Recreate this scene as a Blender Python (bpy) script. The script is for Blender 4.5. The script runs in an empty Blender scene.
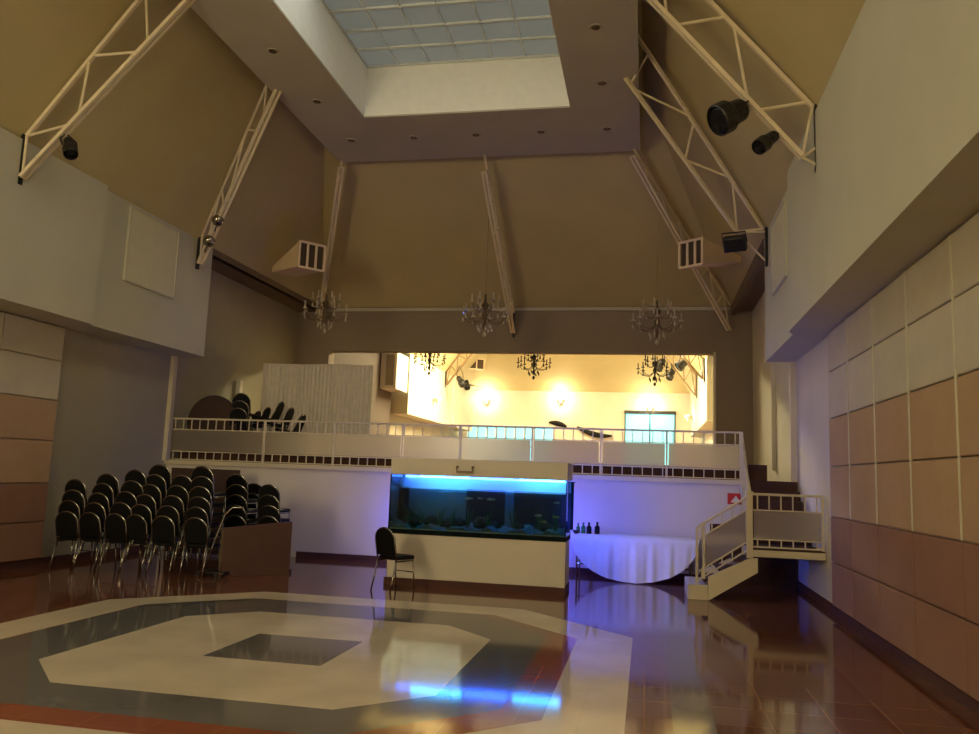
import bpy, bmesh, math, random
from mathutils import Vector, Matrix
random.seed(4)
PI = math.pi
SC = bpy.context.scene
COL = SC.collection
V = Vector

# ------------------------------------------------------------------ render look
SC.view_settings.view_transform = 'Standard'
SC.view_settings.look = 'None'
SC.view_settings.gamma = 1
SC.view_settings.use_curve_mapping = False
SC.view_settings.exposure = 0.2
SC.cycles.use_denoising = True
SC.cycles.max_bounces = 10
SC.cycles.diffuse_bounces = 5
SC.cycles.transparent_max_bounces = 16
SC.cycles.sample_clamp_indirect = 6

# ------------------------------------------------------------------ camera
cd = bpy.data.cameras.new('camera'); cam = bpy.data.objects.new('camera', cd); COL.objects.link(cam)
M = [(0.981452, 0.188165, 0.036693), (0.010885, 0.136394, -0.990595), (-0.191399, 0.972621, 0.131816)]
R_ = Matrix((V(M[0]), -V(M[1]), -V(M[2]))).transposed().to_4x4()
cam.matrix_world = Matrix.Translation((0, 0, 1.7)) @ R_
cd.sensor_fit = 'HORIZONTAL'; cd.sensor_width = 36; cd.lens = 812.0 / 979 * 36
cd.clip_end = 200; cd.clip_start = .05
SC.camera = cam

# ------------------------------------------------------------------ materials
def lin(c):
    return tuple((x / 255 / 12.92 if x / 255 <= .04045 else ((x / 255 + .055) / 1.055) ** 2.4) for x in c) + (1,)

def mat(name, c, rough=.6, metal=0., noise=.06, scale=6., bump=0., bscale=40., spec=.5, emit=None, es=0.):
    m = bpy.data.materials.new(name); m.use_nodes = True
    nt = m.node_tree; n = nt.nodes; l = nt.links
    b = n['Principled BSDF']
    b.inputs['Roughness'].default_value = rough
    b.inputs['Metallic'].default_value = metal
    b.inputs['Specular IOR Level'].default_value = spec
    col = lin(c)
    tc = n.new('ShaderNodeTexCoord')
    nz = n.new('ShaderNodeTexNoise'); nz.inputs['Scale'].default_value = scale; nz.inputs['Detail'].default_value = 5
    l.new(tc.outputs['Object'], nz.inputs['Vector'])
    rp = n.new('ShaderNodeValToRGB')
    rp.color_ramp.elements[0].position = .3; rp.color_ramp.elements[1].position = .7
    rp.color_ramp.elements[0].color = tuple(x * (1 - noise) for x in col[:3]) + (1,)
    rp.color_ramp.elements[1].color = tuple(min(1, x * (1 + noise)) for x in col[:3]) + (1,)
    l.new(nz.outputs['Fac'], rp.inputs['Fac'])
    l.new(rp.outputs['Color'], b.inputs['Base Color'])
    if bump:
        bz = n.new('ShaderNodeTexNoise'); bz.inputs['Scale'].default_value = bscale; bz.inputs['Detail'].default_value = 3
        l.new(tc.outputs['Object'], bz.inputs['Vector'])
        bp = n.new('ShaderNodeBump'); bp.inputs['Strength'].default_value = bump; bp.inputs['Distance'].default_value = .02
        l.new(bz.outputs['Fac'], bp.inputs['Height']); l.new(bp.outputs['Normal'], b.inputs['Normal'])
    if emit:
        b.inputs['Emission Color'].default_value = lin(emit); b.inputs['Emission Strength'].default_value = es
    return m

def floor_mat(name, c, grout, tile=.33, mix=.35):
    m = mat(name, c, rough=.075, noise=.10, scale=1.5, spec=.45)
    nt = m.node_tree; n = nt.nodes; l = nt.links; b = n['Principled BSDF']
    rp = [x for x in n if x.type == 'VALTORGB'][0]
    tc = [x for x in n if x.type == 'TEX_COORD'][0]
    br = n.new('ShaderNodeTexBrick'); br.offset = 0
    br.inputs['Scale'].default_value = 1.0
    br.inputs['Mortar Size'].default_value = .006
    br.inputs['Brick Width'].default_value = tile; br.inputs['Row Height'].default_value = tile
    br.inputs['Color1'].default_value = (0, 0, 0, 1); br.inputs['Color2'].default_value = (.25, .25, .25, 1)
    br.inputs['Mortar'].default_value = (1, 1, 1, 1)
    l.new(tc.outputs['Object'], br.inputs['Vector'])
    mx = n.new('ShaderNodeMix'); mx.data_type = 'RGBA'
    l.new(rp.outputs['Color'], mx.inputs[6]); mx.inputs[7].default_value = lin(grout)
    mu = n.new('ShaderNodeMath'); mu.operation = 'MULTIPLY'; mu.inputs[1].default_value = mix
    l.new(br.outputs['Color'], mu.inputs[0]); l.new(mu.outputs[0], mx.inputs[0])
    l.new(mx.outputs[2], b.inputs['Base Color'])
    # faint waviness of the polished tiles
    bz = n.new('ShaderNodeTexNoise'); bz.inputs['Scale'].default_value = 1.2
    l.new(tc.outputs['Object'], bz.inputs['Vector'])
    bp = n.new('ShaderNodeBump'); bp.inputs['Strength'].default_value = .03; bp.inputs['Distance'].default_value = .02
    l.new(bz.outputs['Fac'], bp.inputs['Height']); l.new(bp.outputs['Normal'], b.inputs['Normal'])
    return m

def glass_mat(name, tint, transp=.85, rough=.02, diffuse=None):
    """clear or frosted sheet: see-through share, plus a glossy (and for frosted a milky) share"""
    m = bpy.data.materials.new(name); m.use_nodes = True
    nt = m.node_tree; n = nt.nodes; l = nt.links; n.clear()
    out = n.new('ShaderNodeOutputMaterial')
    tr = n.new('ShaderNodeBsdfTransparent'); tr.inputs[0].default_value = lin(tint)
    gl = n.new('ShaderNodeBsdfGlossy'); gl.inputs['Roughness'].default_value = rough
    mx = n.new('ShaderNodeMixShader')
    if diffuse:
        df = n.new('ShaderNodeBsdfDiffuse'); df.inputs[0].default_value = lin(diffuse)
        tl = n.new('ShaderNodeBsdfTranslucent'); tl.inputs[0].default_value = lin(diffuse)
        m2 = n.new('ShaderNodeMixShader'); m2.inputs[0].default_value = .72
        l.new(df.outputs[0], m2.inputs[1]); l.new(tl.outputs[0], m2.inputs[2])
        m3 = n.new('ShaderNodeMixShader'); m3.inputs[0].default_value = .06
        l.new(m2.outputs[0], m3.inputs[1]); l.new(gl.outputs[0], m3.inputs[2])
        last = m3
    else:
        last = gl
    if diffuse:
        mx.inputs[0].default_value = 1 - transp
    else:
        fr = n.new('ShaderNodeFresnel'); fr.inputs[0].default_value = 1.35
        l.new(fr.outputs[0], mx.inputs[0])
    l.new(tr.outputs[0], mx.inputs[1]); l.new(last.outputs[0], mx.inputs[2])
    l.new(mx.outputs[0], out.inputs[0])
    return m

def emit_mat(name, c, s):
    return mat(name, c, noise=.02, emit=c, es=s)

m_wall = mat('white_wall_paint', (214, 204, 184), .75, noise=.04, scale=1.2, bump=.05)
m_walll = mat('side_wall_olive_white_paint', (166, 158, 134), .8, noise=.04, scale=1.2, bump=.05)  # dimmer light on the left wall is put into its colour
m_wallb = mat('back_wall_paint', (142, 126, 108), .8, noise=.05, scale=1.2, bump=.05)  # wall paint darkened, the shadow on the back wall being in the colour
m_bulk = mat('bulkhead_paint', (200, 196, 172), .7, noise=.05, scale=.8, bump=.04)
m_board = mat('board_cream', (214, 208, 178), .8, noise=.03)
m_soffit = mat('soffit_paint', (188, 180, 162), .75, noise=.05, scale=1.)
m_shaft = mat('skylight_shaft_paint', (244, 242, 232), .7, noise=.03)
m_roof = mat('tan_roof_board', (194, 178, 130), .75, noise=.06, scale=.7, bump=.06, bscale=12)
m_panw = mat('panel_off_white_fabric', (200, 190, 168), .95, noise=.05, scale=3, bump=.1, bscale=300)
m_panb = mat('panel_beige_fabric', (184, 152, 118), .95, noise=.05, scale=3, bump=.1, bscale=300)
m_panr = mat('panel_brown_fabric', (150, 110, 88), .95, noise=.06, scale=3, bump=.1, bscale=300)
m_skirt = mat('red_brown_skirting_tile', (78, 42, 32), .8, noise=.1)
m_darkb = mat('dark_brown_carpet', (74, 46, 34), .9, noise=.12, scale=12)
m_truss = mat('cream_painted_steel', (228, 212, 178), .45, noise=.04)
m_dark = mat('black_painted_metal', (28, 25, 22), .45, noise=.1)
m_gutter = mat('dark_eave_beam_paint', (120, 102, 76), .7, noise=.08)
m_rail = mat('ivory_rail_paint', (206, 192, 160), .45, noise=.03)
m_white = mat('white_plastic', (224, 216, 200), .5, noise=.02)
m_vent = mat('vent_box_cream', (226, 200, 160), .6, noise=.03)
m_ventd = mat('vent_dark_inside', (70, 52, 34), .8)
m_blk = mat('black_vinyl', (13, 12, 12), .55, noise=.15, scale=20, spec=.2)
m_chrome = mat('chrome_tube', (165, 160, 150), .22, metal=1., noise=.03)
m_steel = mat('polished_steel', (170, 160, 145), .18, metal=1., noise=.03)
m_wood = mat('dark_red_brown_wood', (84, 54, 46), .55, noise=.16, scale=4)
m_woodr = mat('brown_laminate_table', (64, 42, 32), .75, noise=.12, scale=5)
m_cloth = mat('white_tablecloth', (226, 222, 218), .85, noise=.03, bump=.08, bscale=80)
m_curt = mat('pale_pleated_fabric', (222, 210, 192), .9, noise=.06, scale=8)
m_tankw = mat('tank_cabinet_ivory', (206, 194, 174), .6, noise=.03, scale=2)
m_black = mat('tank_black_trim', (14, 22, 24), .85, spec=.1)
m_red = mat('red_sign', (190, 30, 34), .5)
m_crys = mat('chandelier_crystal', (186, 172, 148), .1, noise=.05, spec=1.)
m_brz = mat('dark_bronze', (108, 88, 64), .45, metal=.5, noise=.1)
m_grille = mat('skylight_bar_white', (214, 218, 212), .6, noise=.02)
m_fl_brown = floor_mat('floor_brown_tile', (104, 60, 42), (160, 124, 98), .45, .5)
m_fl_cream = floor_mat('floor_cream_tile', (204, 188, 160), (188, 170, 142), .45, .2)
m_fl_grey = floor_mat('floor_grey_tile', (100, 96, 90), (112, 106, 100), .45, .2)
m_fl_dark = floor_mat('floor_charcoal_tile', (104, 96, 88), (118, 110, 100), .45, .2)
m_fl_org = floor_mat('floor_rust_tile', (138, 72, 44), (166, 106, 76), .45)
m_frost = glass_mat('frosted_glass', (206, 200, 190), transp=.32, rough=.2, diffuse=(214, 204, 188))
m_glass = glass_mat('clear_glass', (232, 244, 246), transp=.9)
m_water = glass_mat('aquarium_water', (176, 200, 196), transp=.9)
m_led = emit_mat('blue_led', (60, 110, 255), 18)
m_ledc = emit_mat('cyan_led', (70, 190, 255), 20)
m_spillv = emit_mat('violet_blue_led', (84, 86, 255), 170)  # glow of the added strips behind the tank
m_spille = emit_mat('pale_blue_led', (60, 88, 255), 190)  # glow of the strips added at the tank's corner and side
m_sky = emit_mat('dusty_skylight_pane', (146, 152, 146), .24)
m_skyb = emit_mat('clear_skylight_pane', (226, 232, 226), 1.25)
m_winb = emit_mat('daylit_window', (126, 226, 240), 1.05)
m_fillw = emit_mat('front_window_daylight', (255, 236, 188), 17.)  # glow of the unseen windows added at the front
m_lamp = emit_mat('lamp_glow', (255, 232, 180), 24)
m_gravel = mat('aquarium_gravel', (120, 130, 120), .9, noise=.5, scale=60)
m_rock = mat('aquarium_rock', (60, 66, 60), .9, noise=.3, scale=15)
m_plant = mat('aquarium_plant', (50, 110, 70), .7, noise=.2)
m_tankback = mat('tank_back_white', (206, 214, 214), .6, noise=.03)
m_tankdk = mat('tank_back_dark', (58, 70, 76), .7, noise=.1)
m_fishw = mat('pale_fish_skin', (230, 220, 190), .4, noise=.1)
m_fishy = mat('yellow_fish_skin', (220, 190, 70), .4, noise=.1)
m_doorg = mat('grey_cabinet_door', (150, 140, 122), .6)
m_brz_backlit = mat('dark_iron', (34, 26, 20), .6, noise=.1)  # chandelier bronze darkened, backlight painted in
m_fillf = emit_mat('far_hall_skylight_pane', (255, 238, 186), 92)  # glow of the fill panel added in the far hall
m_trussd = mat('brown_painted_steel', (124, 96, 62), .6, noise=.05)  # cream steel darkened; backlit shade is in the colour
m_darkp = mat('dark_grey_brown_panelling', (78, 64, 52), .8, noise=.08)  # dark doors, plus wall shade put into the colour
m_lens = mat('dark_lamp_lens', (20, 20, 22), .15)
m_gfoil = mat('green_bottle_glass', (60, 120, 70), .2)

# ------------------------------------------------------------------ mesh builder
class MB:
    def __init__(s):
        s.bm = bmesh.new(); s.mi = 0
    def _f(s, vs):
        try:
            f = s.bm.faces.new(vs); f.material_index = s.mi; return f
        except ValueError:
            return None
    def poly(s, pts):
        return s._f([s.bm.verts.new(p) for p in pts])
    def hexa(s, a, b):
        """a: bottom loop, b: matching top loop"""
        va = [s.bm.verts.new(p) for p in a]; vb = [s.bm.verts.new(p) for p in b]
        s._f(va[::-1]); s._f(vb)
        n = len(va)
        for i in range(n):
            j = (i + 1) % n
            s._f([va[i], va[j], vb[j], vb[i]])
        return s
    def box(s, x0, x1, y0, y1, z0, z1):
        return s.hexa([(x0, y0, z0), (x1, y0, z0), (x1, y1, z0), (x0, y1, z0)],
                      [(x0, y0, z1), (x1, y0, z1), (x1, y1, z1), (x0, y1, z1)])
    def slab(s, pts, d):
        d = V(d); pts = [V(p) for p in pts]
        return s.hexa(pts, [p + d for p in pts])
    def beam(s, p, q, w, h=None, up=(0, 0, 1)):
        h = h or w; p = V(p); q = V(q); t = (q - p).normalized(); up = V(up)
        if abs(t.dot(up)) > .98: up = V((0, 1, 0))
        a = t.cross(up).normalized() * w / 2; b = a.cross(t).normalized() * h / 2
        o = [a + b, a - b, -a - b, -a + b]
        return s.hexa([p + k for k in o], [q + k for k in o])
    def tube(s, pts, r, n=8, closed=False):
        pts = [V(p) for p in pts]; rings = []
        m = len(pts); prev = None
        for i, p in enumerate(pts):
            if closed: t = pts[(i + 1) % m] - pts[i - 1]
            else: t = pts[min(i + 1, m - 1)] - pts[max(i - 1, 0)]
            t.normalize()
            if prev is None:
                u = V((0, 0, 1)) if abs(t.z) < .9 else V((0, 1, 0))
                a = t.cross(u).normalized()
            else:
                a = (prev - t * prev.dot(t)).normalized()
            prev = a; b = t.cross(a)
            rr = r[i] if isinstance(r, (list, tuple)) else r
            rings.append([s.bm.verts.new(p + (a * math.cos(2 * PI * k / n) + b * math.sin(2 * PI * k / n)) * rr) for k in range(n)])
        for i in range(m if closed else m - 1):
            A = rings[i]; B = rings[(i + 1) % m]
            for k in range(n):
                s._f([A[k], A[(k + 1) % n], B[(k + 1) % n], B[k]])
        if not closed:
            s._f(rings[0][::-1]); s._f(rings[-1])
        return s
    def lathe(s, c, prof, n=16, axis=(0, 0, 1)):
        c = V(c); ax = V(axis).normalized()
        u = ax.cross(V((1, 0, 0)) if abs(ax.x) < .9 else V((0, 1, 0))).normalized(); w = ax.cross(u)
        rings = []
        for r, z in prof:
            if r < 1e-5: rings.append([s.bm.verts.new(c + ax * z)])
            else: rings.append([s.bm.verts.new(c + ax * z + (u * math.cos(2 * PI * k / n) + w * math.sin(2 * PI * k / n)) * r) for k in range(n)])
        for A, B in zip(rings, rings[1:]):
            for k in range(n):
                k2 = (k + 1) % n
                if len(A) == 1 and len(B) == 1: continue
                if len(A) == 1: s._f([A[0], B[k2], B[k]])
                elif len(B) == 1: s._f([A[k], A[k2], B[0]])
                else: s._f([A[k], A[k2], B[k2], B[k]])
        for q, rev in ((rings[0], True), (rings[-1], False)):
            if len(q) > 1: s._f(q[::-1] if rev else q)
        return s
    def ball(s, c, r, n=10, sz=1.):
        k = 6
        return s.lathe(c, [(r * math.sin(PI * i / k), -r * sz * math.cos(PI * i / k)) for i in range(k + 1)], n)
    def build(s, name, m, parent=None, smooth=False, bevel=0, loc=None):
        bm = s.bm
        off = V((0, 0, 0)); p = parent
        while p is not None:
            off += p.location; p = p.parent
        if loc is not None: off = V(loc)
        bmesh.ops.translate(bm, verts=bm.verts, vec=-off)
        bmesh.ops.recalc_face_normals(bm, faces=bm.faces)
        me = bpy.data.meshes.new(name); bm.to_mesh(me); bm.free()
        for k in (m if isinstance(m, (list, tuple)) else [m]): me.materials.append(k)
        if smooth:
            for p in me.polygons: p.use_smooth = True
        o = bpy.data.objects.new(name, me); COL.objects.link(o)
        if loc is not None: o.location = loc
        if parent is not None: o.parent = parent
        if smooth and smooth is not True:
            pass
        if bevel:
            b = o.modifiers.new('bevel', 'BEVEL'); b.width = bevel; b.segments = 3; b.limit_method = 'ANGLE'
        return o

def thing(name, label, cat, loc=(0, 0, 0), group=None):
    o = bpy.data.objects.new(name, None); COL.objects.link(o); o.location = loc
    o.empty_display_size = .1
    return tag(o, label, cat, group)
def tag(o, label, cat, group=None, kind=None):
    o['label'] = label; o['category'] = cat
    if group: o['group'] = group
    if kind: o['kind'] = kind
    return o
def struct(name, mb, m, parent=None, **k):
    o = mb.build(name, m, parent, **k)
    if parent is None: o['kind'] = 'structure'
    return o
def copy_tree(o, parent=None):
    c = o.copy(); COL.objects.link(c)
    if parent: c.parent = parent
    for ch in list(o.children): copy_tree(ch, c)
    return c
def light(name, kind, loc, energy, color, parent=None, **k):
    d = bpy.data.lights.new(name, kind); d.energy = energy; d.color = color
    for a, b in k.items(): setattr(d, a, b)
    o = bpy.data.objects.new(name, d); COL.objects.link(o)
    off = V((0, 0, 0)); p = parent
    while p is not None: off += p.location; p = p.parent
    o.location = V(loc) - off
    if parent: o.parent = parent
    return o

# ------------------------------------------------------------------ dimensions (metres; camera stands at x=y=0, eye 1.7)
XL, XR = -9.55, 2.55        # side walls
BL, BR = -8.87, 2.05        # faces of the upper bulkheads
EZ = 6.16                   # eave height
YB, YB2 = 20.8, 21.2        # partition between the two halls
YF, YE = -2.6, 41.9         # front wall, far end wall
CZ = 8.38                   # flat ceiling
YM = 15.0                   # balcony front
PZ = 2.0                    # balcony platform

# ================================================================== SHELL
# floor with inlaid octagons
fb = MB()
def octa(cx, cy, hx, hy, c):
    return [(cx - hx + c, cy - hy), (cx + hx - c, cy - hy), (cx + hx, cy - hy + c), (cx + hx, cy + hy - c),
            (cx + hx - c, cy + hy), (cx - hx + c, cy + hy), (cx - hx, cy + hy - c), (cx - hx, cy - hy + c)]
def ring(o, i):
    n = len(o)
    for k in range(n):
        j = (k + 1) % n
        fb.poly([(*o[k], 0), (*o[j], 0), (*i[j], 0), (*i[k], 0)])
CX, CY = -3.33, 7.5
sq = octa(CX, CY, .56, .56, .28)
inn = octa(CX, CY, 1.75, 1.74, .6)
gry = octa(CX - .15, CY + .15, 2.45, 2.45, .95)
org = octa(CX, CY, 2.62, 2.62, 1.1)
out = octa(CX, CY, 3.2, 3.2, 1.4)
fb.mi = 3; fb.poly([(CX - .56, CY - .55, 0), (CX + .56, CY - .55, 0), (CX + .56, CY + .55, 0), (CX - .56, CY + .55, 0)])
s4 = [(CX - .56, CY - .55), (CX + .56, CY - .55), (CX + .56, CY + .55), (CX - .56, CY + .55)]
fb.mi = 1
for k in range(4):      # cream field between the square and the inner octagon
    a, b = inn[2 * k], inn[2 * k + 1]; p, q = s4[k], s4[(k + 1) % 4]
    fb.poly([(*a, 0), (*b, 0), (*q, 0), (*p, 0)])
    c = inn[(2 * k + 2) % 8]
    fb.poly([(*b, 0), (*c, 0), (*q, 0)])
fb.mi = 2; ring(gry, inn)
fb.mi = 4; ring(org, gry)
fb.mi = 1; ring(out, org)
fb.mi = 0
sx0, sx1 = .2, .5
x0, x1, y0, y1 = XL - .3, XR + .2, YF - .2, YM + .2
q = [(CX - 3.2, CY - 3.2), (CX + 3.2, CY - 3.2), (CX + 3.2, CY + 3.2), (CX - 3.2, CY + 3.2)]
fb.poly([(x0, y0, 0), (sx0, y0, 0), (sx0, q[0][1], 0), (x0, q[0][1], 0)])
fb.poly([(x0, q[2][1], 0), (sx0, q[2][1], 0), (sx0, y1, 0), (x0, y1, 0)])
fb.poly([(x0, q[0][1], 0), (q[0][0], q[0][1], 0), (q[3][0], q[3][1], 0), (x0, q[3][1], 0)])
fb.poly([(q[1][0], q[1][1], 0), (sx0, q[1][1], 0), (sx0, q[2][1], 0), (q[2][0], q[2][1], 0)])
for k in range(4):
    b, c = out[(2 * k + 1) % 8], out[(2 * k + 2) % 8]
    fb.poly([(*b, 0), (*q[(k + 1) % 4], 0), (*c, 0)])
fb.poly([(sx1, y0, 0), (x1, y0, 0), (x1, y1, 0), (sx1, y1, 0)])
fb.poly([(sx0, 11.9, 0), (sx1, 11.9, 0), (sx1, y1, 0), (sx0, y1, 0)])
fb.mi = 2
fb.poly([(sx0, y0, 0), (sx1, y0, 0), (sx1, 11.9, 0), (sx0, 11.9, 0)])
struct('floor', fb, [m_fl_brown, m_fl_cream, m_fl_grey, m_fl_dark, m_fl_org])
struct('floor_far', MB().box(XL - .3, XR + .2, 29.4, YE + .2, -.1, 0), m_fl_brown)

# side walls (thin slabs standing just outside the room)
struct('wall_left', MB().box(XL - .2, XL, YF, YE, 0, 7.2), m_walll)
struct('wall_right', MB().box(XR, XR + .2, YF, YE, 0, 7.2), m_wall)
struct('wall_front', MB().box(XL, XR, YF - .2, YF, 0, 7.2), m_wall)
struct('wall_far', MB().box(XL, XR, YE, YE + .2, 0, 7.2), m_wall)
# partition with the wide opening above the balcony
pb = MB()
OX0, OX1, OZ = -8.6, 1.62, 4.93
pb.box(XL, OX0, YB, YB2, 1.75, 7); pb.box(OX1, XR, YB, YB2, 1.75, 7); pb.box(OX0, OX1, YB, YB2, OZ, 7)
struct('wall_back', pb, m_wallb)
tb = MB(); tb.box(XL, XR, YB - .06, YB, 6.02, 6.1); struct('trim_1', tb, m_soffit)
tb = MB(); tb.box(OX1 - .02, OX1 + .05, YB - .05, YB, 2.0, OZ + .02); struct('trim_2', tb, m_rail)
# balcony body
struct('wall_balcony_front', MB().box(XL, 2.55, YM, YM + .2, 0, 1.68), m_wall)
struct('floor_balcony', MB().box(XL, XR, YM + .2, 29.4, 1.5, 1.76), m_darkb)
struct('wall_balcony_far', MB().box(XL, XR, 29.4, 29.6, 0, 1.76), m_wall)
tb = MB(); tb.box(XL, 1.66, YM - .07, YM + .2, 1.68, 1.77); struct('trim_balcony_coping', tb, m_rail, bevel=.01)
struct('floor_platform', MB().box(XL, 1.78, YM + .45, 29.2, 1.76, PZ), m_darkb)
# skirtings
struct('baseboard_back', MB().box(-6.6, 2.5, YM - .03, YM, 0, .11), m_skirt)
struct('baseboard_left', MB().box(XL, XL + .03, 8, YM - .03, 0, .12), m_skirt)
struct('baseboard_right', MB().box(XR - .03, XR, YF, YM - .03, 0, .11), m_skirt)

# upper bulkheads of the near hall; the nearer stretch stands a little prouder
def bulk(side, y0, y1, ya, dz=0.):
    """ya: y where the prouder stretch meets the thinner one"""
    b = MB()
    xw, xf, s = (XL, BL, 1) if side == 'left' else (XR, BR, -1)
    b.box(min(xw, xf), max(xw, xf), y0, y1, 3.87, EZ + .04)
    n0, n1 = (y0, ya) if ya - y0 < y1 - ya or True else (ya, y1)
    xa, xb = sorted((xf, xf + s * .09))
    if side == 'right':     # rounded far end of the prouder stretch
        pr = [(BR, n0), (BR - .1, n0), (BR - .1, n1 - .3), (BR - .085, n1 - .15), (BR - .05, n1 - .05), (BR, n1)]
        b.hexa([(x, y, 3.87) for x, y in pr], [(x, y, EZ + .04) for x, y in pr])
    else:
        b.box(xa, xb, n0, n1, 3.87, EZ + .04)
    return b
struct('wall_left_upper', bulk('left', YF, YM - .05, 11.45), m_bulk)
struct('wall_right_upper', bulk('right', YF, YM - .05, 12.1), m_bulk)
b = MB(); b.box(XL, BL, 29.4, 40.6, 3.87, EZ + .04); b.box(BL, BL + .10, 36.4, 40.6, 3.87, EZ + .04); struct('wall_left_upper_far', b, m_bulk)
b = MB(); b.box(BR, XR, 29.4, 40.6, 3.87, EZ + .04); struct('wall_right_upper_far', b, m_bulk)
# eave beams over the balcony
b = MB(); b.box(XL, BL, YM - .05, YB, 6.0, 6.14); b.box(BL - .1, BL + .02, YM - .05, YB, 6.0, 6.14); struct('trim_eave_left', b, m_gutter)
b = MB(); b.box(BR, XR, YM - .05, YB, 6.0, 6.14); b.box(BR - .02, BR + .1, YM - .05, YB, 5.9, 6.14); struct('trim_eave_right', b, m_gutter)
# corner pilasters where the balcony starts
struct('trim_pilaster_left', MB().box(XL, XL + .09, YM - .14, YM - .02, 1.75, 3.87), m_rail)
struct('trim_pilaster_right', MB().box(XR - .1, XR, YM - .14, YM - .02, 1.2, 3.87), m_rail)
struct('trim_pilaster_left_rear', MB().box(XL, XL + .1, 17.6, 17.75, PZ, 3.7), m_wall)
struct('trim_pilaster_right_rear', MB().box(XR - .08, XR, 17.2, 17.35, PZ, 5.8), m_wall)

# sloping roof boards: four slopes per hall, plus the flat soffit with the skylight well
def slope_roof(y0, y1, pref):
    zt = 9.25
    xl = BL + (zt - EZ) / 1.4; xr = BR - (zt - EZ) / 1.4
    ya = y0 + (zt - 6.1) / .55; yb = y1 - (zt - 6.1) / .55
    c = [(BL - .02, y0, EZ - .02), (BR + .02, y0, EZ - .02), (BR + .02, y1, EZ - .02), (BL - .02, y1, EZ - .02)]
    t = [(xl, ya, zt), (xr, ya, zt), (xr, yb, zt), (xl, yb, zt)]
    up = (0, 0, .08)
    for nm, k in (('front', 0), ('right', 1), ('back', 2), ('left', 3)):
        j = (k + 1) % 4
        struct('ceiling_%s%s' % (nm, pref), MB().slab([c[k], c[j], t[j], t[k]], up), m_roof)
    lid = MB(); lid.box(xl - .2, -5.46, ya - .2, yb + .2, zt, zt + .06); lid.box(-1.36, xr + .2, ya - .2, yb + .2, zt, zt + .06)
    if not pref:
        lid.box(-5.46, -1.36, ya - .2, 3.4, zt, zt + .06); lid.box(-5.46, -1.36, 14.1, yb + .2, zt, zt + .06)
    else: lid.box(-5.46, -1.36, ya - .2, yb + .2, zt, zt + .06)
    struct('ceiling_lid' + pref, lid, m_roof)
    return xl, xr, ya, yb
xl, xr, ya, yb = slope_roof(YF, YB, '')
def soffit(y0, y1, wy0, wy1, nm):
    b = MB(); z0, z1 = CZ, CZ + .03
    X0, X1, w0, w1 = -6.68, -.2, -5.38, -1.44
    b.box(X0, w0, y0, y1, z0, z1); b.box(w1, X1, y0, y1, z0, z1)
    b.box(w0, w1, y0, wy0, z0, z1); b.box(w0, w1, wy1, y1, z0, z1)
    struct('ceiling' + nm, b, m_soffit)
    b = MB(); t = .06; za, zb = CZ + .03, 9.45
    b.box(w0 - t, w0, wy0 - t, wy1 + t, za, zb); b.box(w1, w1 + t, wy0 - t, wy1 + t, za, zb)
    b.box(w0, w1, wy0 - t, wy0, za, zb); b.box(w0, w1, wy1, wy1 + t, za, zb)
    struct('trim_skylight_shaft' + nm, b, m_shaft)
soffit(2.4, 16.12, 3.5, 14.0, '')
xl2, xr2, ya2, yb2 = slope_roof(YB2, YE, '_far')
struct('ceiling_far', MB().box(-6.68, -.2, 25.9, 37.2, CZ, CZ + .25), m_soffit)
# skylight glazing
def skylight(nm, y0, y1, yd):
    w0, w1, z = -5.38, -1.44, 9.42
    if yd < y1:
        g = MB().box(w0, w1, yd, y1, z, z + .03); o = struct(nm, g, m_sky)
        fr = MB()
        for i in range(7):
            x = w0 + (w1 - w0) * i / 6.4 + .02; fr.box(x - .012, x + .012, yd, y1, z - .025, z)
        y = y1 - .02
        while y > yd:
            fr.box(w0, w1, y - .022, y + .022, z - .04, z); y -= .63
        fr.build('window_frame', m_grille, o)
    g = MB().box(w0, w1, y0, min(yd, y1) - .01, z, z + .03); struct(nm + '_front', g, m_skyb)
skylight('window_1', 3.5, 14.0, 11.2)

# padded wall cladding on the lower side walls
def clad(side, ys, rows, nm):
    for k, (z0, z1, m) in enumerate(rows):
        b = MB()
        for a, c in zip(ys, ys[1:]):
            if side == 'right': b.box(XR - .06, XR, a + .006, c - .006, z0 + .006, z1 - .006)
            else: b.box(XL, XL + .06, a + .006, c - .006, z0 + .006, z1 - .006)
        struct('wall_%s_panels_%s' % (side, 'abcdef'[k]), b, m, bevel=.014)
rows = [(.12, .70, m_panr), (.70, 1.31, m_panr), (1.31, 1.985, m_panb), (1.985, 2.645, m_panb), (2.645, 3.3, m_panw), (3.3, 3.86, m_panw)]
clad('right', [-.22, 1.02, 2.26, 3.5, 4.75, 6.0, 7.24, 8.48, 9.7, 10.9, 12.04], rows, 'r')
clad('left', [.7, 2.0, 3.25, 4.5, 5.75, 7.0, 8.2, 9.2, 10.4, 11.7], rows, 'l')
for i, y in enumerate((4.75, 6.0, 7.24, 8.48, 9.7, 10.9)):
    struct('trim_panel_strip', MB().box(XR - .066, XR - .05, y - .018, y + .018, 1.32, 3.85), m_board)

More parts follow.
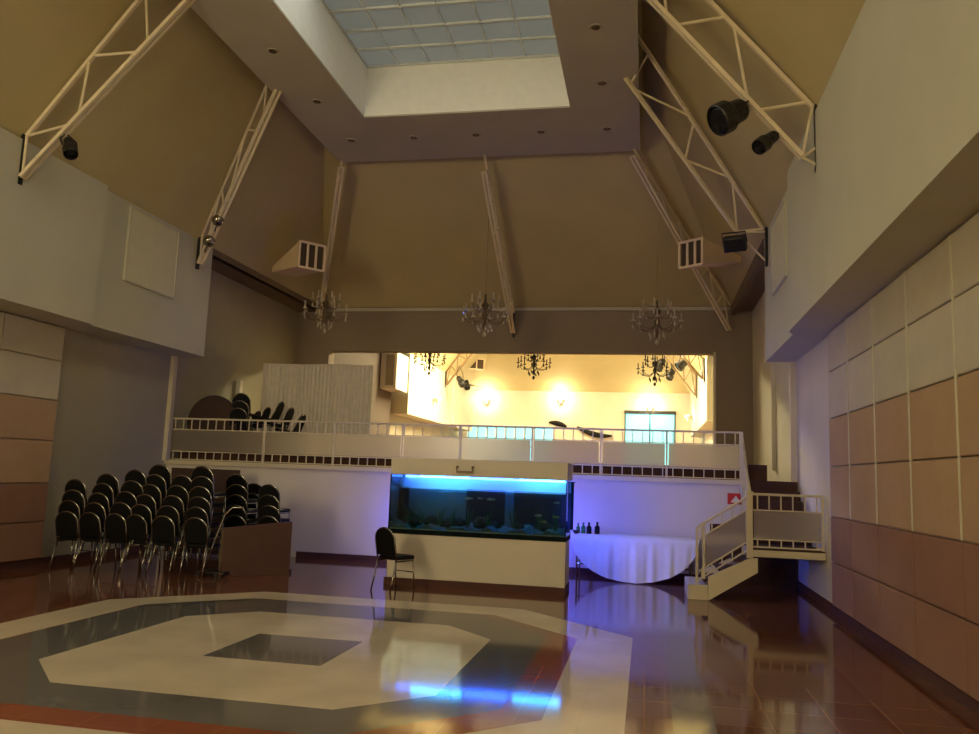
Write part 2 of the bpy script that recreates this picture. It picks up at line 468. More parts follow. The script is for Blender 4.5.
# framed boards hung on the bulkheads
def board(x, y0, y1, z0, z1, label):
    s = 1 if x < 0 else -1
    t = thing('wall_board', label, 'board', (x, (y0 + y1) / 2, z0))
    MB().box(min(x, x + s * .03), max(x, x + s * .03), y0, y1, z0, z1).build('panel', m_board, t, bevel=.006)
    f = MB()
    for a in ((y0 - .03, y0, z0 - .03, z1 + .03), (y1, y1 + .03, z0 - .03, z1 + .03), (y0, y1, z0 - .03, z0), (y0, y1, z1, z1 + .03)):
        f.box(min(x, x + s * .04), max(x, x + s * .04), *a)
    f.build('frame', m_bulk, t)
board(BL, 12.2, 13.65, 4.82, 6.08, 'cream square board hung high on the left upper wall beside the round lamps')
board(BR, 12.55, 13.85, 4.86, 6.0, 'cream square board hung high on the right upper wall under the floodlight')

# ================================================================== ROOF TRUSSES
def lerp(a, b, t): return V(a) + (V(b) - V(a)) * t
def truss(label, b0, b1, t0, t1, seq, bracket=None, w=.055, wb=.05, foot=None, tm=None):
    tm = tm or m_truss
    """b0-b1 bottom chord (two angle irons), t0-t1 top chord, foot first; seq: web bars as (bottom fraction, top fraction)"""
    b0, b1, t0, t1 = V(b0), V(b1), V(t0), V(t1)
    t = thing('roof_truss', label, 'roof truss', b0, 'cream lattice trusses under the sloping roof')
    side = (b1 - b0).cross(t0 - b0).normalized() * .042
    mb = MB()
    mb.beam(b0 + side, b1 + side, wb, .05); mb.beam(b0 - side, b1 - side, wb, .05)
    mb.build('bottom_chord', tm, t)
    MB().beam(t0, t1, w, .05).build('top_chord', tm, t)
    for p, q in seq:
        MB().tube((lerp(b0, b1, p), lerp(t0, t1, q)), .02, 6).build('web_bar', tm, t)
    if foot:
        for f in foot: MB().tube((b0, f), .016, 6).build('wall_tie', tm, t)
    if bracket is not None:
        p = V(bracket); z0 = min([b0.z] + [V(f).z for f in foot or []])
        MB().box(p.x - .02, p.x + .02, p.y - .04, p.y + .04, z0 - .1, t0.z + .02).build('wall_bracket', m_dark, t)
    return t
XA = BL + .12
seqL = [(0, 0), (.29, 0), (.32, .5), (.68, .53), (.72, .95), (1, .97)]
truss('left side lattice truss nearest the front, carrying one small black spotlight', (XA, 9.6, 5.64), (-6.45, 9.85, 8.42), (XA, 9.6, 6.26), (-7.05, 9.68, 8.5), seqL, (XA - .04, 9.6, 0))
truss('left side lattice truss farther back, carrying two round steel lamps', (BL + .1, 14.35, 5.66), (-6.55, 12.75, 8.40), (BL + .06, 14.4, 6.24), (-6.9, 12.98, 8.62), [(0, 0), (.05, .3), (.33, .33), (.38, .68), (.78, .72), (.82, 1)], (BL + .02, 14.4, 0), w=.03)
XB = BR - .12
truss('right side lattice truss nearest the front, carrying a big and a small black spotlight', (1.80, 9.9, 5.64), (-.35, 9.9, 8.24), (XB, 9.9, 6.27), (.1, 9.9, 8.5), [(0, .0), (.24, .03), (.29, .5), (.7, .56), (.75, 1.0)], (XB + .04, 9.9, 0), foot=[(XB + .03, 9.9, 5.75), (XB + .03, 9.9, 5.54)])
truss('right side lattice truss farther back, with a rectangular floodlight at its foot', (1.52, 14.45, 6.12), (-.42, 12.95, 8.35), (1.97, 14.5, 6.18), (-.4, 12.46, 9.1), [(0, 0), (0, .24), (.48, .26), (.48, .53), (.93, .56), (.96, .85)], (BR - .03, 14.5, 0), foot=[(2.0, 14.5, 6.12), (2.0, 14.5, 5.6)])
zig = [(k / 6, (k + .5) / 6) for k in range(6)] + [((k + 1) / 6, (k + .5) / 6) for k in range(6)]
truss('slim truss running down the middle of the back roof slope', (-3.47, 20.6, 5.4), (-3.42, 16.0, 8.0), (-3.47, 20.62, 5.95), (-3.42, 16.0, 8.36), zig, (-3.47, 20.72, 0))
truss('slim truss along the left hip of the back roof behind the left vent box', (-8.75, 20.4, 5.72), (-6.58, 15.95, 8.2), (-8.75, 20.45, 6.1), (-6.6, 16.0, 8.4), zig, None)
truss('slim truss along the right hip of the back roof behind the right vent box', (1.95, 20.4, 5.45), (-.35, 15.95, 8.2), (1.98, 20.45, 6.1), (-.33, 16.0, 8.4), zig, None)
zz = [(k / 5, (k + .5) / 5) for k in range(5)] + [((k + 1) / 5, (k + .5) / 5) for k in range(5)] + [(0, 0)]
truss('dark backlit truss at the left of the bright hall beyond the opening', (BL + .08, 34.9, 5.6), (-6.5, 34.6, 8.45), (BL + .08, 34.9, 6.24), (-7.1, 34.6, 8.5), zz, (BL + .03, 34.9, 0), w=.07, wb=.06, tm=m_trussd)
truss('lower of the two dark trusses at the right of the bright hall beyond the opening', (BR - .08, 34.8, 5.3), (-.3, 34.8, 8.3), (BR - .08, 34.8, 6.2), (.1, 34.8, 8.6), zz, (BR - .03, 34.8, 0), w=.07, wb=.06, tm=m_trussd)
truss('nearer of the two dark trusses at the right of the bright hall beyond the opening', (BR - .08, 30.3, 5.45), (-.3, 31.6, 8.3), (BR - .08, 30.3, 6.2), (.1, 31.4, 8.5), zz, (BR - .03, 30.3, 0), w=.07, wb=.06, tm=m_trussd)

# ================================================================== LAMPS ON THE TRUSSES
def spot(label, hang, pos, aim, r, L, name='spotlight', m=m_dark):
    hang, pos, aim = V(hang), V(pos), V(aim).normalized()
    t = thing(name, label, 'lamp', hang)
    back = pos - aim * L / 2
    MB().lathe(back, [(0, 0), (r * .55, 0), (r * .7, L * .1), (r * .78, L * .5), (r, L * .62), (r, L * .97), (r * .93, L), (r * .9, L * .9), (0, L * .9)], 18, aim).build('housing', m, t, smooth=False)
    MB().lathe(back, [(0, L * .905), (r * .86, L * .905), (r * .7, L * .96), (0, L * .99)], 18, aim).build('lens', m_lens, t)
    u = aim.cross(V((0, 0, 1))).normalized() * r * .95
    y = MB(); mid = back + aim * L * .45; top = hang
    y.tube([mid + u, mid + u * 1.1 + (top - mid) * .45, top, mid - u * 1.1 + (top - mid) * .45, mid - u], .014, 6)
    y.build('yoke', m, t)
    return t
spot('small black spotlight on the left truss nearest the front', (-8.2, 9.7, 6.32), (-8.1, 9.68, 6.1), (.45, -.35, -.75), .1, .36)
spot('large black round spotlight on the nearest right truss', (1.17, 9.9, 6.38), (.96, 9.85, 6.2), (-.75, -.35, -.5), .2, .42)
spot('small black spotlight just below the large round one on the right truss', (1.5, 9.9, 5.98), (1.39, 9.85, 5.84), (-.6, -.45, -.6), .1, .36)
def ball_lamp(label, c, hang):
    t = thing('round_lamp', label, 'lamp', hang, 'two round steel lamps on the left truss')
    MB().lathe(c, [(0, -.1), (.06, -.09), (.105, -.04), (.115, .02), (.1, .07), (.06, .1), (0, .105)], 16, (.3, -.6, -.5)).build('shade', m_steel, t, smooth=True)
    MB().tube([c, hang], .014, 6).build('stem', m_dark, t)
ball_lamp('round steel lamp on the left truss, upper of the pair', (-8.19, 13.9, 6.39), (-8.3, 14.0, 6.2))
ball_lamp('round steel lamp on the left truss, lower of the pair beside the wall', (-8.34, 13.9, 5.98), (-8.6, 14.2, 5.85))
t = thing('floodlight', 'rectangular black floodlight at the foot of the farther right truss', 'lamp', (1.52, 14.3, 6.1))
def rotbox(c, ux, uy, uz):
    c, ux, uy, uz = V(c), V(ux), V(uy), V(uz)
    return [c - ux - uy - uz, c + ux - uy - uz, c + ux + uy - uz, c - ux + uy - uz], [c - ux - uy + uz, c + ux - uy + uz, c + ux + uy + uz, c - ux + uy + uz]
c = V((1.47, 14.3, 5.86)); n = V((-.25, -.75, -.55)).normalized(); ux = n.cross(V((0, 0, 1))).normalized(); uz = ux.cross(n)
MB().hexa(*rotbox(c, ux * .19, n * .09, uz * .13)).build('housing', m_dark, t, bevel=.02)
MB().hexa(*rotbox(c + n * .092, ux * .16, n * .006, uz * .1)).build('lens', m_lens, t)
MB().tube([c + ux * .2, c + ux * .2 + uz * .2, c - ux * .2 + uz * .2, c - ux * .2], .014, 6).build('yoke', m_dark, t)
spot('small dark spotlight hanging from the left truss in the bright hall, upper one', (-8.2, 34.7, 6.45), (-8.1, 34.7, 5.75), (.3, .7, -.6), .16, .5)
spot('dark spotlight below the left truss in the bright hall, lower one', (-8.05, 38.2, 5.9), (-8.6, 38.2, 6.0), (.2, -.5, -.8), .15, .5)
spot('black spotlight beside the right chandelier in the bright hall, leftmost of three', (.62, 34.7, 6.9), (.5, 34.6, 6.55), (-.3, .6, -.7), .18, .5)
spot('black spotlight in the bright hall, lowest of three on the right trusses', (1.05, 34.7, 6.5), (.95, 34.6, 6.15), (-.3, .6, -.7), .15, .45)
spot('black floodlight in the bright hall, rightmost of three on the right trusses', (1.2, 30.4, 6.4), (1.22, 30.4, 5.98), (-.6, -.2, -.5), .2, .34)

# ================================================================== VENT BOXES AT THE HIPS
def vent(label, c, nrm, w, h, L):
    c, nrm = V(c), V(nrm).normalized()
    u = nrm.cross(V((0, 0, 1))).normalized(); k = V((0, 0, 1))
    t = thing('vent_box', label, 'vent', c)
    f = [c - u * w / 2 - k * h / 2, c + u * w / 2 - k * h / 2, c + u * w / 2 + k * h / 2, c - u * w / 2 + k * h / 2]
    bk = [p - nrm * L for p in f]
    bk[2] = bk[2] - k * h * .75; bk[3] = bk[3] - k * h * .75
    MB().hexa([f[0], f[1], bk[1], bk[0]], [f[3], f[2], bk[2], bk[3]]).build('duct_body', m_vent, t)
    fr = MB(); e = .045
    g = [p + nrm * .03 for p in f]
    for a, b in ((0, 1), (1, 2), (2, 3), (3, 0)): fr.beam(g[a], g[b], e, .06, up=nrm)
    fr.build('grille_frame', m_vent, t)
    MB().hexa([p + nrm * .005 for p in f], [p + nrm * .012 for p in f]).build('grille_back', m_ventd, t)
    for i in range(1, 3):
        p = lerp(g[0], g[1], i / 3); q_ = lerp(g[3], g[2], i / 3)
        MB().beam(p, q_, .05, .02, up=nrm).build('louvre', m_vent, t)
vent('cream vent box with louvres at the left roof corner', (-7.25, 16.2, 6.29), (.76, -.65, -.08), .6, .56, 1.35)
vent('cream vent box with louvres at the right roof corner', (.84, 16.2, 6.23), (-.62, -.78, -.22), .54, .52, 1.35)
vent('tan vent box in the bright hall beyond the opening', (-8.3, 38, 7.0), (.5, -.86, 0), 1.1, .5, .8)

# ================================================================== DOWNLIGHTS
proto = None
dl = [(-6.02, 11.45, 'third from the back in the left row of the soffit'), (-6.02, 13.25, 'second from the back in the left row of the soffit'), (-6.0, 15.0, 'at the back left corner of the soffit'),
      (-4.68, 15.0, 'second from the left in the back row of the soffit'), (-3.4, 15.0, 'in the middle of the back row of the soffit'), (-2.1, 15.0, 'second from the right in the back row of the soffit'),
      (-.82, 15.0, 'at the back right corner of the soffit'), (-.82, 13.15, 'second from the back in the right row of the soffit'), (-.82, 11.4, 'third from the back in the right row of the soffit')]
for x, y, w in dl:
    lab = 'unlit recessed downlight ' + w
    if proto is None:
        proto = thing('downlight', lab, 'downlight', (x, y, CZ), 'recessed downlights round the skylight')
        MB().lathe((x, y, CZ), [(.07, -.004), (.105, -.012), (.11, 0), (.07, 0), (.07, -.004)], 20).build('trim_ring', m_soffit, proto)
        MB().lathe((x, y, CZ), [(0, -.003), (.068, -.006), (.068, -.001), (0, -.001)], 20).build('reflector', m_brz, proto)
    else:
        d = copy_tree(proto); d.location = (x, y, CZ); d['label'] = lab

# ================================================================== CHANDELIERS
def chandelier(c, label, group):
    t = thing('chandelier', label, 'chandelier', c, group)
    c = V(c)
    MB().tube([c + V((0, 0, .2)), c + V((0, 0, 2.2))], .003, 6).build('suspension_rod', m_brz, t)
    MB().lathe(c, [(0, -.36), (.03, -.33), (.05, -.25), (.02, -.2), (.035, -.1), (.07, -.02), (.03, .06), (.045, .16), (.09, .2), (.03, .28), (.02, .45), (0, .46)], 12).build('stem', m_brz, t, smooth=True)
    for tier, (n, r, z, ph) in enumerate(((8, .5, -.06, 0), (6, .3, .2, .3))):
        for i in range(n):
            a = 2 * PI * i / n + ph; d = V((math.cos(a), math.sin(a), 0))
            p = [c + d * .04 + V((0, 0, z - .02)), c + d * r * .35 + V((0, 0, z - .13)), c + d * r * .75 + V((0, 0, z - .12)), c + d * r * .97 + V((0, 0, z)), c + d * r + V((0, 0, z + .06))]
            arm = MB().tube(p, .009, 6).build('arm', m_brz, t)
            e = p[-1]
            MB().lathe(e, [(0, 0), (.05, .01), (.06, .03), (.02, .03), (.016, .05), (.016, .13), (.022, .16), (0, .2)], 8).build('candle', m_crys, arm)
            MB().lathe(e + V((0, 0, -.17)), [(0, 0), (.028, .05), (.015, .09), (0, .14)], 6).build('drop', m_crys, arm)
    for i in range(10):
        a = 2 * PI * i / 10; d = V((math.cos(a), math.sin(a), 0))
        MB().lathe(c + d * .16 + V((0, 0, -.4 + .06 * (i % 2))), [(0, 0), (.026, .05), (.012, .1), (0, .13)], 6).build('drop', m_crys, t)
    MB().lathe(c + V((0, 0, -.52)), [(0, 0), (.045, .05), (.045, .09), (0, .15)], 8).build('finial', m_crys, t)
    return t
g1 = 'crystal chandeliers in front of the back wall'; g2 = 'chandeliers in the bright hall beyond the opening'
ch0 = chandelier((-7.3, 17.3, 5.28), 'crystal chandelier over the left of the balcony, against the dark back wall', g1)
for loc, lab, g in (((-3.55, 17.3, 5.22), 'crystal chandelier over the middle of the balcony, against the dark back wall', g1),
                    ((.18, 17.3, 5.06), 'crystal chandelier over the right of the balcony, against the dark back wall', g1),
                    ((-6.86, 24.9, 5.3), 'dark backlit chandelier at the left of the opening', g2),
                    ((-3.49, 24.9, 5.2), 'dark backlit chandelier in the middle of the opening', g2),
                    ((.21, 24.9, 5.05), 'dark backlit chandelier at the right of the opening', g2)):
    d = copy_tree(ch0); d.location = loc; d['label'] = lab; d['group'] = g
for d in [o for o in bpy.data.objects if o.get('group') == g2]:     # darkened to put their backlit look into the colour
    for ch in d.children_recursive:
        ch.data = ch.data.copy(); ch.data.materials.clear(); ch.data.materials.append(m_brz_backlit)

# ================================================================== BALCONY RAILING
def railing(name, label, p0, p1, posts, h0, n_bal, glass=True, loc=None, tall=None, panes=None):
    """straight railing between the feet p0,p1 (sloping allowed); h0 = (bottom, lower, upper, top) heights over the foot line"""
    p0, p1 = V(p0), V(p1); k = V((0, 0, 1))
    t = thing(name, label, 'railing', p0)
    zb, zl, zu, zt = h0
    L = lambda f, z: lerp(p0, p1, f) + k * z
    MB().beam(L(0, zt), L(1, zt), .045, .035).build('top_rail', m_rail, t, bevel=.008)
    MB().beam(L(0, zu), L(1, zu), .03, .02).build('upper_rail', m_rail, t)
    MB().beam(L(0, zl), L(1, zl), .03, .02).build('lower_rail', m_rail, t)
    MB().beam(L(0, zb), L(1, zb), .03, .02).build('bottom_rail', m_rail, t)
    for f in posts:
        MB().beam(L(f, 0), L(f, zt), .036).build('post', m_rail, t)
    for i in range(n_bal):
        f = (i + .5) / n_bal
        MB().beam(L(f, zb), L(f, zl), .018).build('lower_baluster', m_rail, t)
        MB().beam(L(f, zu), L(f, zt), .018).build('upper_baluster', m_rail, t)
    ps = panes or list(zip(posts, posts[1:]))
    d = (p1 - p0).cross(k).normalized() * .006
    e = .03 / (p1 - p0).length
    for a, b_ in ps:
        qd = [L(a + e, zl + .015), L(b_ - e, zl + .015), L(b_ - e, zu - .015), L(a + e, zu - .015)]
        MB().hexa([v - d for v in qd], [v + d for v in qd]).build('glass_panel', m_frost, t)
    return t
def fx(x, a, b): return (x - a) / (b - a)
RX0, RX1 = XL + .03, 1.63
pp = [0] + [fx(x, RX0, RX1) for x in (-7.47, -6.0, -4.61, -3.47, -2.1, -.83, .35)] + [1]
railing('balcony_railing', 'long ivory railing with frosted glass panels along the balcony edge', (RX0, YM + .05, 1.77), (RX1, YM + .05, 1.77), pp, (.02, .18, .62, .84), 62)

# ================================================================== STAIRCASE (lower right corner)
YS = 12.6
st = thing('staircase', 'ivory painted staircase with a landing in the right corner, climbing to the balcony', 'staircase', (.9, YS + .4, 0))
MB().box(.61, .9, YS, YS + 1.0, 0, .22).build('bottom_step', m_rail, st, bevel=.01)
for i in range(2):
    y = YS if i == 0 else YS + .94
    sg = [(.9, 0), (1.62, .45), (1.62, .64), (1.5, .78), (1.5, .66), (.61, .22), (.61, .1)]
    sg = [(.895, 0), (1.6, .44), (1.6, .64), (1.5, .64), (.68, .215), (.895, .21)]
    sg = [(.902, .0), (1.6, .44), (1.6, .64), (1.5, .64), (.902, .34)]
    MB().hexa([(x, y, z) for x, z in sg], [(x, y + .06, z) for x, z in sg]).build('stringer', m_rail, st)
for i in range(3):
    x = .84 + .22 * i; z = .3 + .155 * i
    MB().box(x, x + .26, YS + .06, YS + .94, z - .04, z).build('tread', m_darkb, st)
MB().box(1.5, XR - .01, YS, YS + 1.0, .66, .76).build('landing', m_rail, st, bevel=.01)
MB().box(1.52, XR - .02, YS + .02, YS + 1.0, .76, .785).build('landing_carpet', m_darkb, st)
for i in range(6):
    y = YS + 1.0 + .23 * i; z = .785 + .165 * (i + 1)
    MB().box(1.66, XR - .02, y, YM - .03 if i < 5 else YM - .03, z - .165, z).build('upper_step', m_darkb, st)
MB().beam((1.63, YS + .95, .66), (1.63, YM - .1, 1.7), .05, .22).build('upper_stringer', m_rail, st)
struct('trim_under_stair', MB().box(1.1, XR - .03, YM - .12, YM - .04, .0, 1.0), m_darkb)  # dark panel painted in for the shade under the flight
tag(MB().box(1.78, 2.14, YM + .5, YM + 1.3, 1.76, 2.06).build('step_block', m_darkb, None, loc=(1.96, 15.9, 1.76)), 'dark brown carpeted step block at the right end of the balcony', 'step')
railing('landing_railing', 'short ivory railing with frosted glass on the stair landing', (1.52, YS + .03, .785), (XR - .04, YS + .03, .785), [0, 1], (.02, .13, .55, .78), 6, panes=[(0, 1)])
railing('stair_railing', 'sloping ivory railing with frosted glass on the lower stair flight', (.74, YS + .03, .24), (1.46, YS + .03, .72), [0, .14, 1], (.03, .15, .62, .8), 5, panes=[(.14, 1)])
t = thing('newel_post', 'tall ivory newel post where the stair landing meets the lower flight', 'post', (1.49, YS + .03, .66))
MB().beam((1.49, YS + .03, .64), (1.49, YS + .03, 1.57), .085).build('shaft', m_rail, t, bevel=.008)
MB().box(1.435, 1.545, YS - .025, YS + .085, 1.57, 1.6).build('cap', m_rail, t, bevel=.006)
t = st
MB().tube([(1.5, YS + .06, 1.57), (1.6, 14.0, 1.95), (1.67, 14.9, 2.28), (1.67, 15.0, 2.34), (1.64, 15.03, 2.6)], .028, 8).build('handrail', m_rail, t, smooth=True)
MB().beam((1.64, YM + .02, 1.78), (1.64, YM + .02, 2.62), .06).build('handrail_post', m_rail, t)
for i in range(5):
    f = (i + 1) / 6; x = 1.5 + .15 * f; y = YS + .95 + 1.35 * f
    MB().beam((1.63, y, .75 + 1.0 * (y - 13.55) / 1.35 + .05), (1.5 + .165 * (y - 12.66) / 2.24, y, 1.57 + .71 * (y - 12.66) / 2.24), .026).build('baluster', m_rail, t)
# red sign by the stair
t = thing('safety_sign', 'small red sign with a white symbol on the wall behind the stair railing', 'sign', (1.52, YM - .02, 1.36))
MB().box(1.4, 1.68, YM - .02, YM, 1.35, 1.54).build('plate', m_red, t)
mb = MB(); y = YM - .024
mb.hexa([(1.45, y, 1.38), (1.63, y, 1.38), (1.54, y, 1.5)], [(1.45, y + .004, 1.38), (1.63, y + .004, 1.38), (1.54, y + .004, 1.5)])
mb.build('white_symbol', m_white, t)

# ================================================================== AQUARIUM
TX0, TX1, TY0, TY1 = -3.9, -1.16, 12.2, 12.95
t = thing('aquarium_cabinet', 'ivory cabinet under the aquarium with a red brown plinth', 'cabinet', (-2.53, 12.6, 0))
MB().box(TX0 + .01, TX1 - .01, TY0 + .01, TY1, .1, .76).build('body', m_tankw, t, bevel=.008)
MB().box(TX0 - .02, TX1 + .0, TY0 - .02, TY1, 0, .1).build('plinth', m_skirt, t)
MB().box(TX1 - .1, TX1, TY0 - .005, TY0 + .01, .1, .76).build('corner_strip', m_tankw, t)
aq = thing('aquarium', 'large glass aquarium glowing blue, built in front of the balcony wall', 'aquarium', (-2.53, 12.6, .76))
MB().box(TX0, TX1, TY0, TY1, .76, .83).build('base_frame', m_black, aq)
g = MB().box(TX0, TX1, TY0, TY0 + .015, .83, 1.66); g.build('front_glass', m_glass, aq)
g = MB().box(TX1 - .015, TX1, TY0 + .015, TY1 - .02, .83, 1.66); g.build('side_glass', m_glass, aq)
g = MB().box(TX0, TX0 + .015, TY0 + .015, TY1 - .02, .83, 1.66); g.build('side_glass', m_glass, aq)
bk = MB(); yb_ = TY1 - .02
bk.box(TX0, -2.84, yb_, TY1, .83, 1.66); bk.box(-2.21, -2.07, yb_, TY1, .83, 1.66); bk.build('back_panel', m_tankback, aq)
bk = MB(); bk.box(-2.84, -2.21, yb_, TY1, .83, 1.46); bk.box(-2.07, TX1, yb_, TY1, .83, 1.46); bk.box(TX0 + .015, TX0 + .1, yb_ - .05, yb_, .83, 1.46); bk.build('dark_backing', m_tankdk, aq)
bk = MB(); bk.box(-2.84, -2.21, yb_, TY1, 1.46, 1.66); bk.box(-2.07, TX1, yb_, TY1, 1.46, 1.66); bk.build('upper_backing', m_tankback, aq)
MB().box(TX0 + .017, TX1 - .017, TY0 + .017, yb_ - .055, .85, 1.455).build('water', m_water, aq)
gv = MB()
nx = 40
for i in range(nx):
    xa = TX0 + .02 + (TX1 - TX0 - .04) * i / nx; xb2 = TX0 + .02 + (TX1 - TX0 - .04) * (i + 1) / nx
    za = .87 + .03 * math.sin(i * .9) + .02 * math.sin(i * 2.3); zb2 = .87 + .03 * math.sin((i + 1) * .9) + .02 * math.sin((i + 1) * 2.3)
    gv.hexa([(xa, TY0 + .02, .83), (xb2, TY0 + .02, .83), (xb2, yb_, .83), (xa, yb_, .83)], [(xa, TY0 + .02, za), (xb2, TY0 + .02, zb2), (xb2, yb_, zb2 + .05), (xa, yb_, za + .05)])
tag(gv.build('gravel', m_gravel, aq), None, None) if False else gv.build('gravel', m_gravel, aq)
MB().box(TX0, TX1 + .01, TY0, TY1 + .02, 1.66, 1.92).build('hood', m_tankw, aq, bevel=.008)
for x0_, x1_, m in ((-3.55, -2.75, m_ledc), (-2.7, -2.05, m_led), (-1.95, -1.25, m_ledc)):
    MB().box(x0_, x1_, TY0 + .46, TY0 + .51, 1.625, 1.655).build('light_tube', m, aq)
MB().box(TX0 + .05, TX1 - .05, TY1 - .1, TY1 - .06, 1.62, 1.65).build('light_tube', m_led, aq)
for i, x in enumerate((-4.15, -1.62)):     # hidden strips and shields added to throw the tank's blue glow on the wall
    w_ = MB(); w_.box(x - .14, x + .14, 14.18, 14.2, .4, 1.3); w_.box(x - .03, x + .03, 14.19, 14.204, 0, .45)
    struct('trim_wall_washer_%s' % ('left', 'right')[i], w_, m_black)
    struct('trim_wall_washer_light_%s' % ('left', 'right')[i], MB().box(x - .03, x + .03, 14.205, 14.225, .6, 1.05), m_spillv)
MB().box(TX1 - .065, TX1 - .02, TY1 + .01, TY1 + .035, .85, 1.55).build('corner_light', m_spille, aq)  # hidden strip added to throw blue light on the tablecloth
MB().box(TX1 + .001, TX1 + .014, TY1 - .05, TY1 - .01, .95, 1.4).build('side_light', m_spille, aq)  # strip added at the tank's side to light the tablecloth blue
MB().box(TX1, TX1 + .045, TY1 - .075, TY1 - .06, .9, 1.62).build('side_light_shield', m_black, aq)  # plate added to block the side strip's light towards the front
MB().box(TX1, TX1 + .05, TY1 - .075, TY1 + .05, 1.62, 1.64).build('side_light_cap', m_black, aq)  # plate added to keep the side strip's light off the roof
hn = MB(); hn.tube([(-2.84, TY0 - .002, 1.81), (-2.84, TY0 - .05, 1.81), (-2.84, TY0 - .05, 1.73), (-2.6, TY0 - .05, 1.73), (-2.6, TY0 - .05, 1.81), (-2.6, TY0 - .002, 1.81)], .016, 6); hn.build('hood_handle', m_brz, aq)
# rocks and plants in the tank
rk = [(-3.55, .93, .1), (-3.3, .95, .12), (-3.05, .92, .13), (-2.85, .94, .12), (-2.5, .96, .13), (-2.3, .92, .09), (-1.9, .92, .08), (-1.5, .93, .1)]
for i, (x, z, r) in enumerate(rk):
    b = MB(); b.ball((x, TY0 + .3 + .05 * (i % 3), z), r, 9, .75)
    for v in b.bm.verts: v.co += V((random.uniform(-.02, .02), random.uniform(-.02, .02), random.uniform(-.02, .02)))
    b.build('rock', m_rock, aq)
dw = MB(); dw.tube([(-3.78, 12.6, .9), (-3.7, 12.55, 1.15), (-3.6, 12.5, 1.05), (-3.4, 12.5, .95)], [.04, .035, .03, .02], 7); dw.tube([(-3.75, 12.55, 1.1), (-3.78, 12.5, 1.35)], [.03, .015], 6); dw.build('driftwood', m_rock, aq)
for i, x in enumerate((-3.45, -3.15, -2.7, -2.4, -2.0, -1.6, -1.35, -3.65, -2.95)):
    p = MB()
    for k in range(5):
        a = k * 1.3 + i; h = .12 + .09 * ((k * 7 + i) % 3)
        p.tube([(x, 12.5, .9), (x + .04 * math.cos(a), 12.5 + .04 * math.sin(a), .9 + h * .6), (x + .09 * math.cos(a), 12.5 + .08 * math.sin(a), .9 + h)], [.012, .014, .003], 5)
    p.build('water_plant', m_plant, aq)
def fish(x, y, z, s, m, lab, flip=1):
    t = thing('fish', lab, 'fish', (x, y, z), 'fish swimming in the aquarium')
    MB().lathe((x - s * flip, y, z), [(0, 0), (s * .25, s * .25), (s * .42, s * .75), (s * .3, s * 1.3), (s * .1, s * 1.75), (0, s * 1.8)], 10, (flip, 0, 0)).build('body', m, t, smooth=True)
    MB().hexa([(x - s * flip * .9 + s * 1.6 * flip, y - .003, z), (x + s * flip * 1.15, y - .003, z + s * .4), (x + s * flip * 1.15, y - .003, z - s * .4)],
              [(x - s * flip * .9 + s * 1.6 * flip, y + .003, z), (x + s * flip * 1.15, y + .003, z + s * .4), (x + s * flip * 1.15, y + .003, z - s * .4)]).build('tail_fin', m, t)
for a in ((-2.71, 12.45, 1.33, .06, m_fishw, 'pale fish near the top of the aquarium, leftmost of the upper group'), (-2.52, 12.4, 1.34, .04, m_fishw, 'small pale fish in the middle of the upper group'),
          (-2.36, 12.45, 1.33, .06, m_fishw, 'pale fish near the top of the aquarium, rightmost of the upper group'), (-1.33, 12.45, 1.32, .045, m_fishw, 'small pale fish near the top right of the aquarium'),
          (-1.6, 12.4, 1.12, .05, m_fishw, 'pale fish at mid height in the right of the aquarium'), (-1.52, 12.4, 1.03, .05, m_fishy, 'yellow fish lowest in the right of the aquarium'), (-1.33, 12.4, 1.11, .05, m_fishy, 'yellow fish nearest the right end of the aquarium')):
    fish(*a, flip=1 if a[0] < -2 else -1)

# ================================================================== CHAIRS
def make_chair(label, group=None):
    t = thing('banquet_chair', label, 'chair', (0, 0, 0), group)
    MB().box(-.2, .2, -.18, .22, .435, .495).build('seat', m_blk, t, bevel=.025)
    def by(z): return -.19 - (z - .45) * .2
    ol = [(-.19, .5), (-.2, .62), (-.2, .72)] + [(-.2 * math.cos(a), .72 + .16 * math.sin(a)) for a in [PI * k / 12 for k in range(1, 12)]] + [(.2, .72), (.2, .62), (.19, .5)]
    MB().hexa([(x, by(z) - .022, z) for x, z in ol], [(x, by(z) + .022, z) for x, z in ol]).build('backrest', m_blk, t, bevel=.012)
    fr = [(-.205, .43), (-.212, .6), (-.214, .72)] + [(-.214 * math.cos(a), .72 + .172 * math.sin(a)) for a in [PI * k / 12 for k in range(1, 12)]] + [(.214, .72), (.212, .6), (.205, .43)]
    MB().tube([(x, by(z), z) for x, z in fr], .0125, 8).build('back_frame', m_chrome, t, smooth=True)
    for sx in (-1, 1):
        MB().tube([(sx * .205, by(.43), .43), (sx * .205, -.24, .2), (sx * .21, -.29, 0)], .0125, 8).build('leg', m_chrome, t, smooth=True)
        MB().tube([(sx * .19, .18, .44), (sx * .2, .2, .2), (sx * .2, .22, 0)], .0125, 8).build('leg', m_chrome, t, smooth=True)
        MB().tube([(sx * .2, -.19, .42), (sx * .195, .19, .42)], .011, 8).build('seat_rail', m_chrome, t)
    MB().tube([(-.2, .2, .25), (.2, .2, .25)], .009, 6).build('cross_bar', m_chrome, t)
    return t
c0 = make_chair('lone black padded chair with chrome legs beside the aquarium')
for ch in c0.children: ch.data.transform(Matrix.Scale(.9, 4, (1, 0, 0)))
c0.location = (-3.58, 11.66, 0); c0.rotation_euler = (0, 0, -math.radians(26))
ords = ['first', 'second', 'third', 'fourth', 'fifth', 'sixth', 'seventh', 'eighth', 'ninth']
lev = ['lowest', 'second from the floor', 'third from the floor', 'fourth from the floor', 'fifth from the floor', 'sixth from the floor']
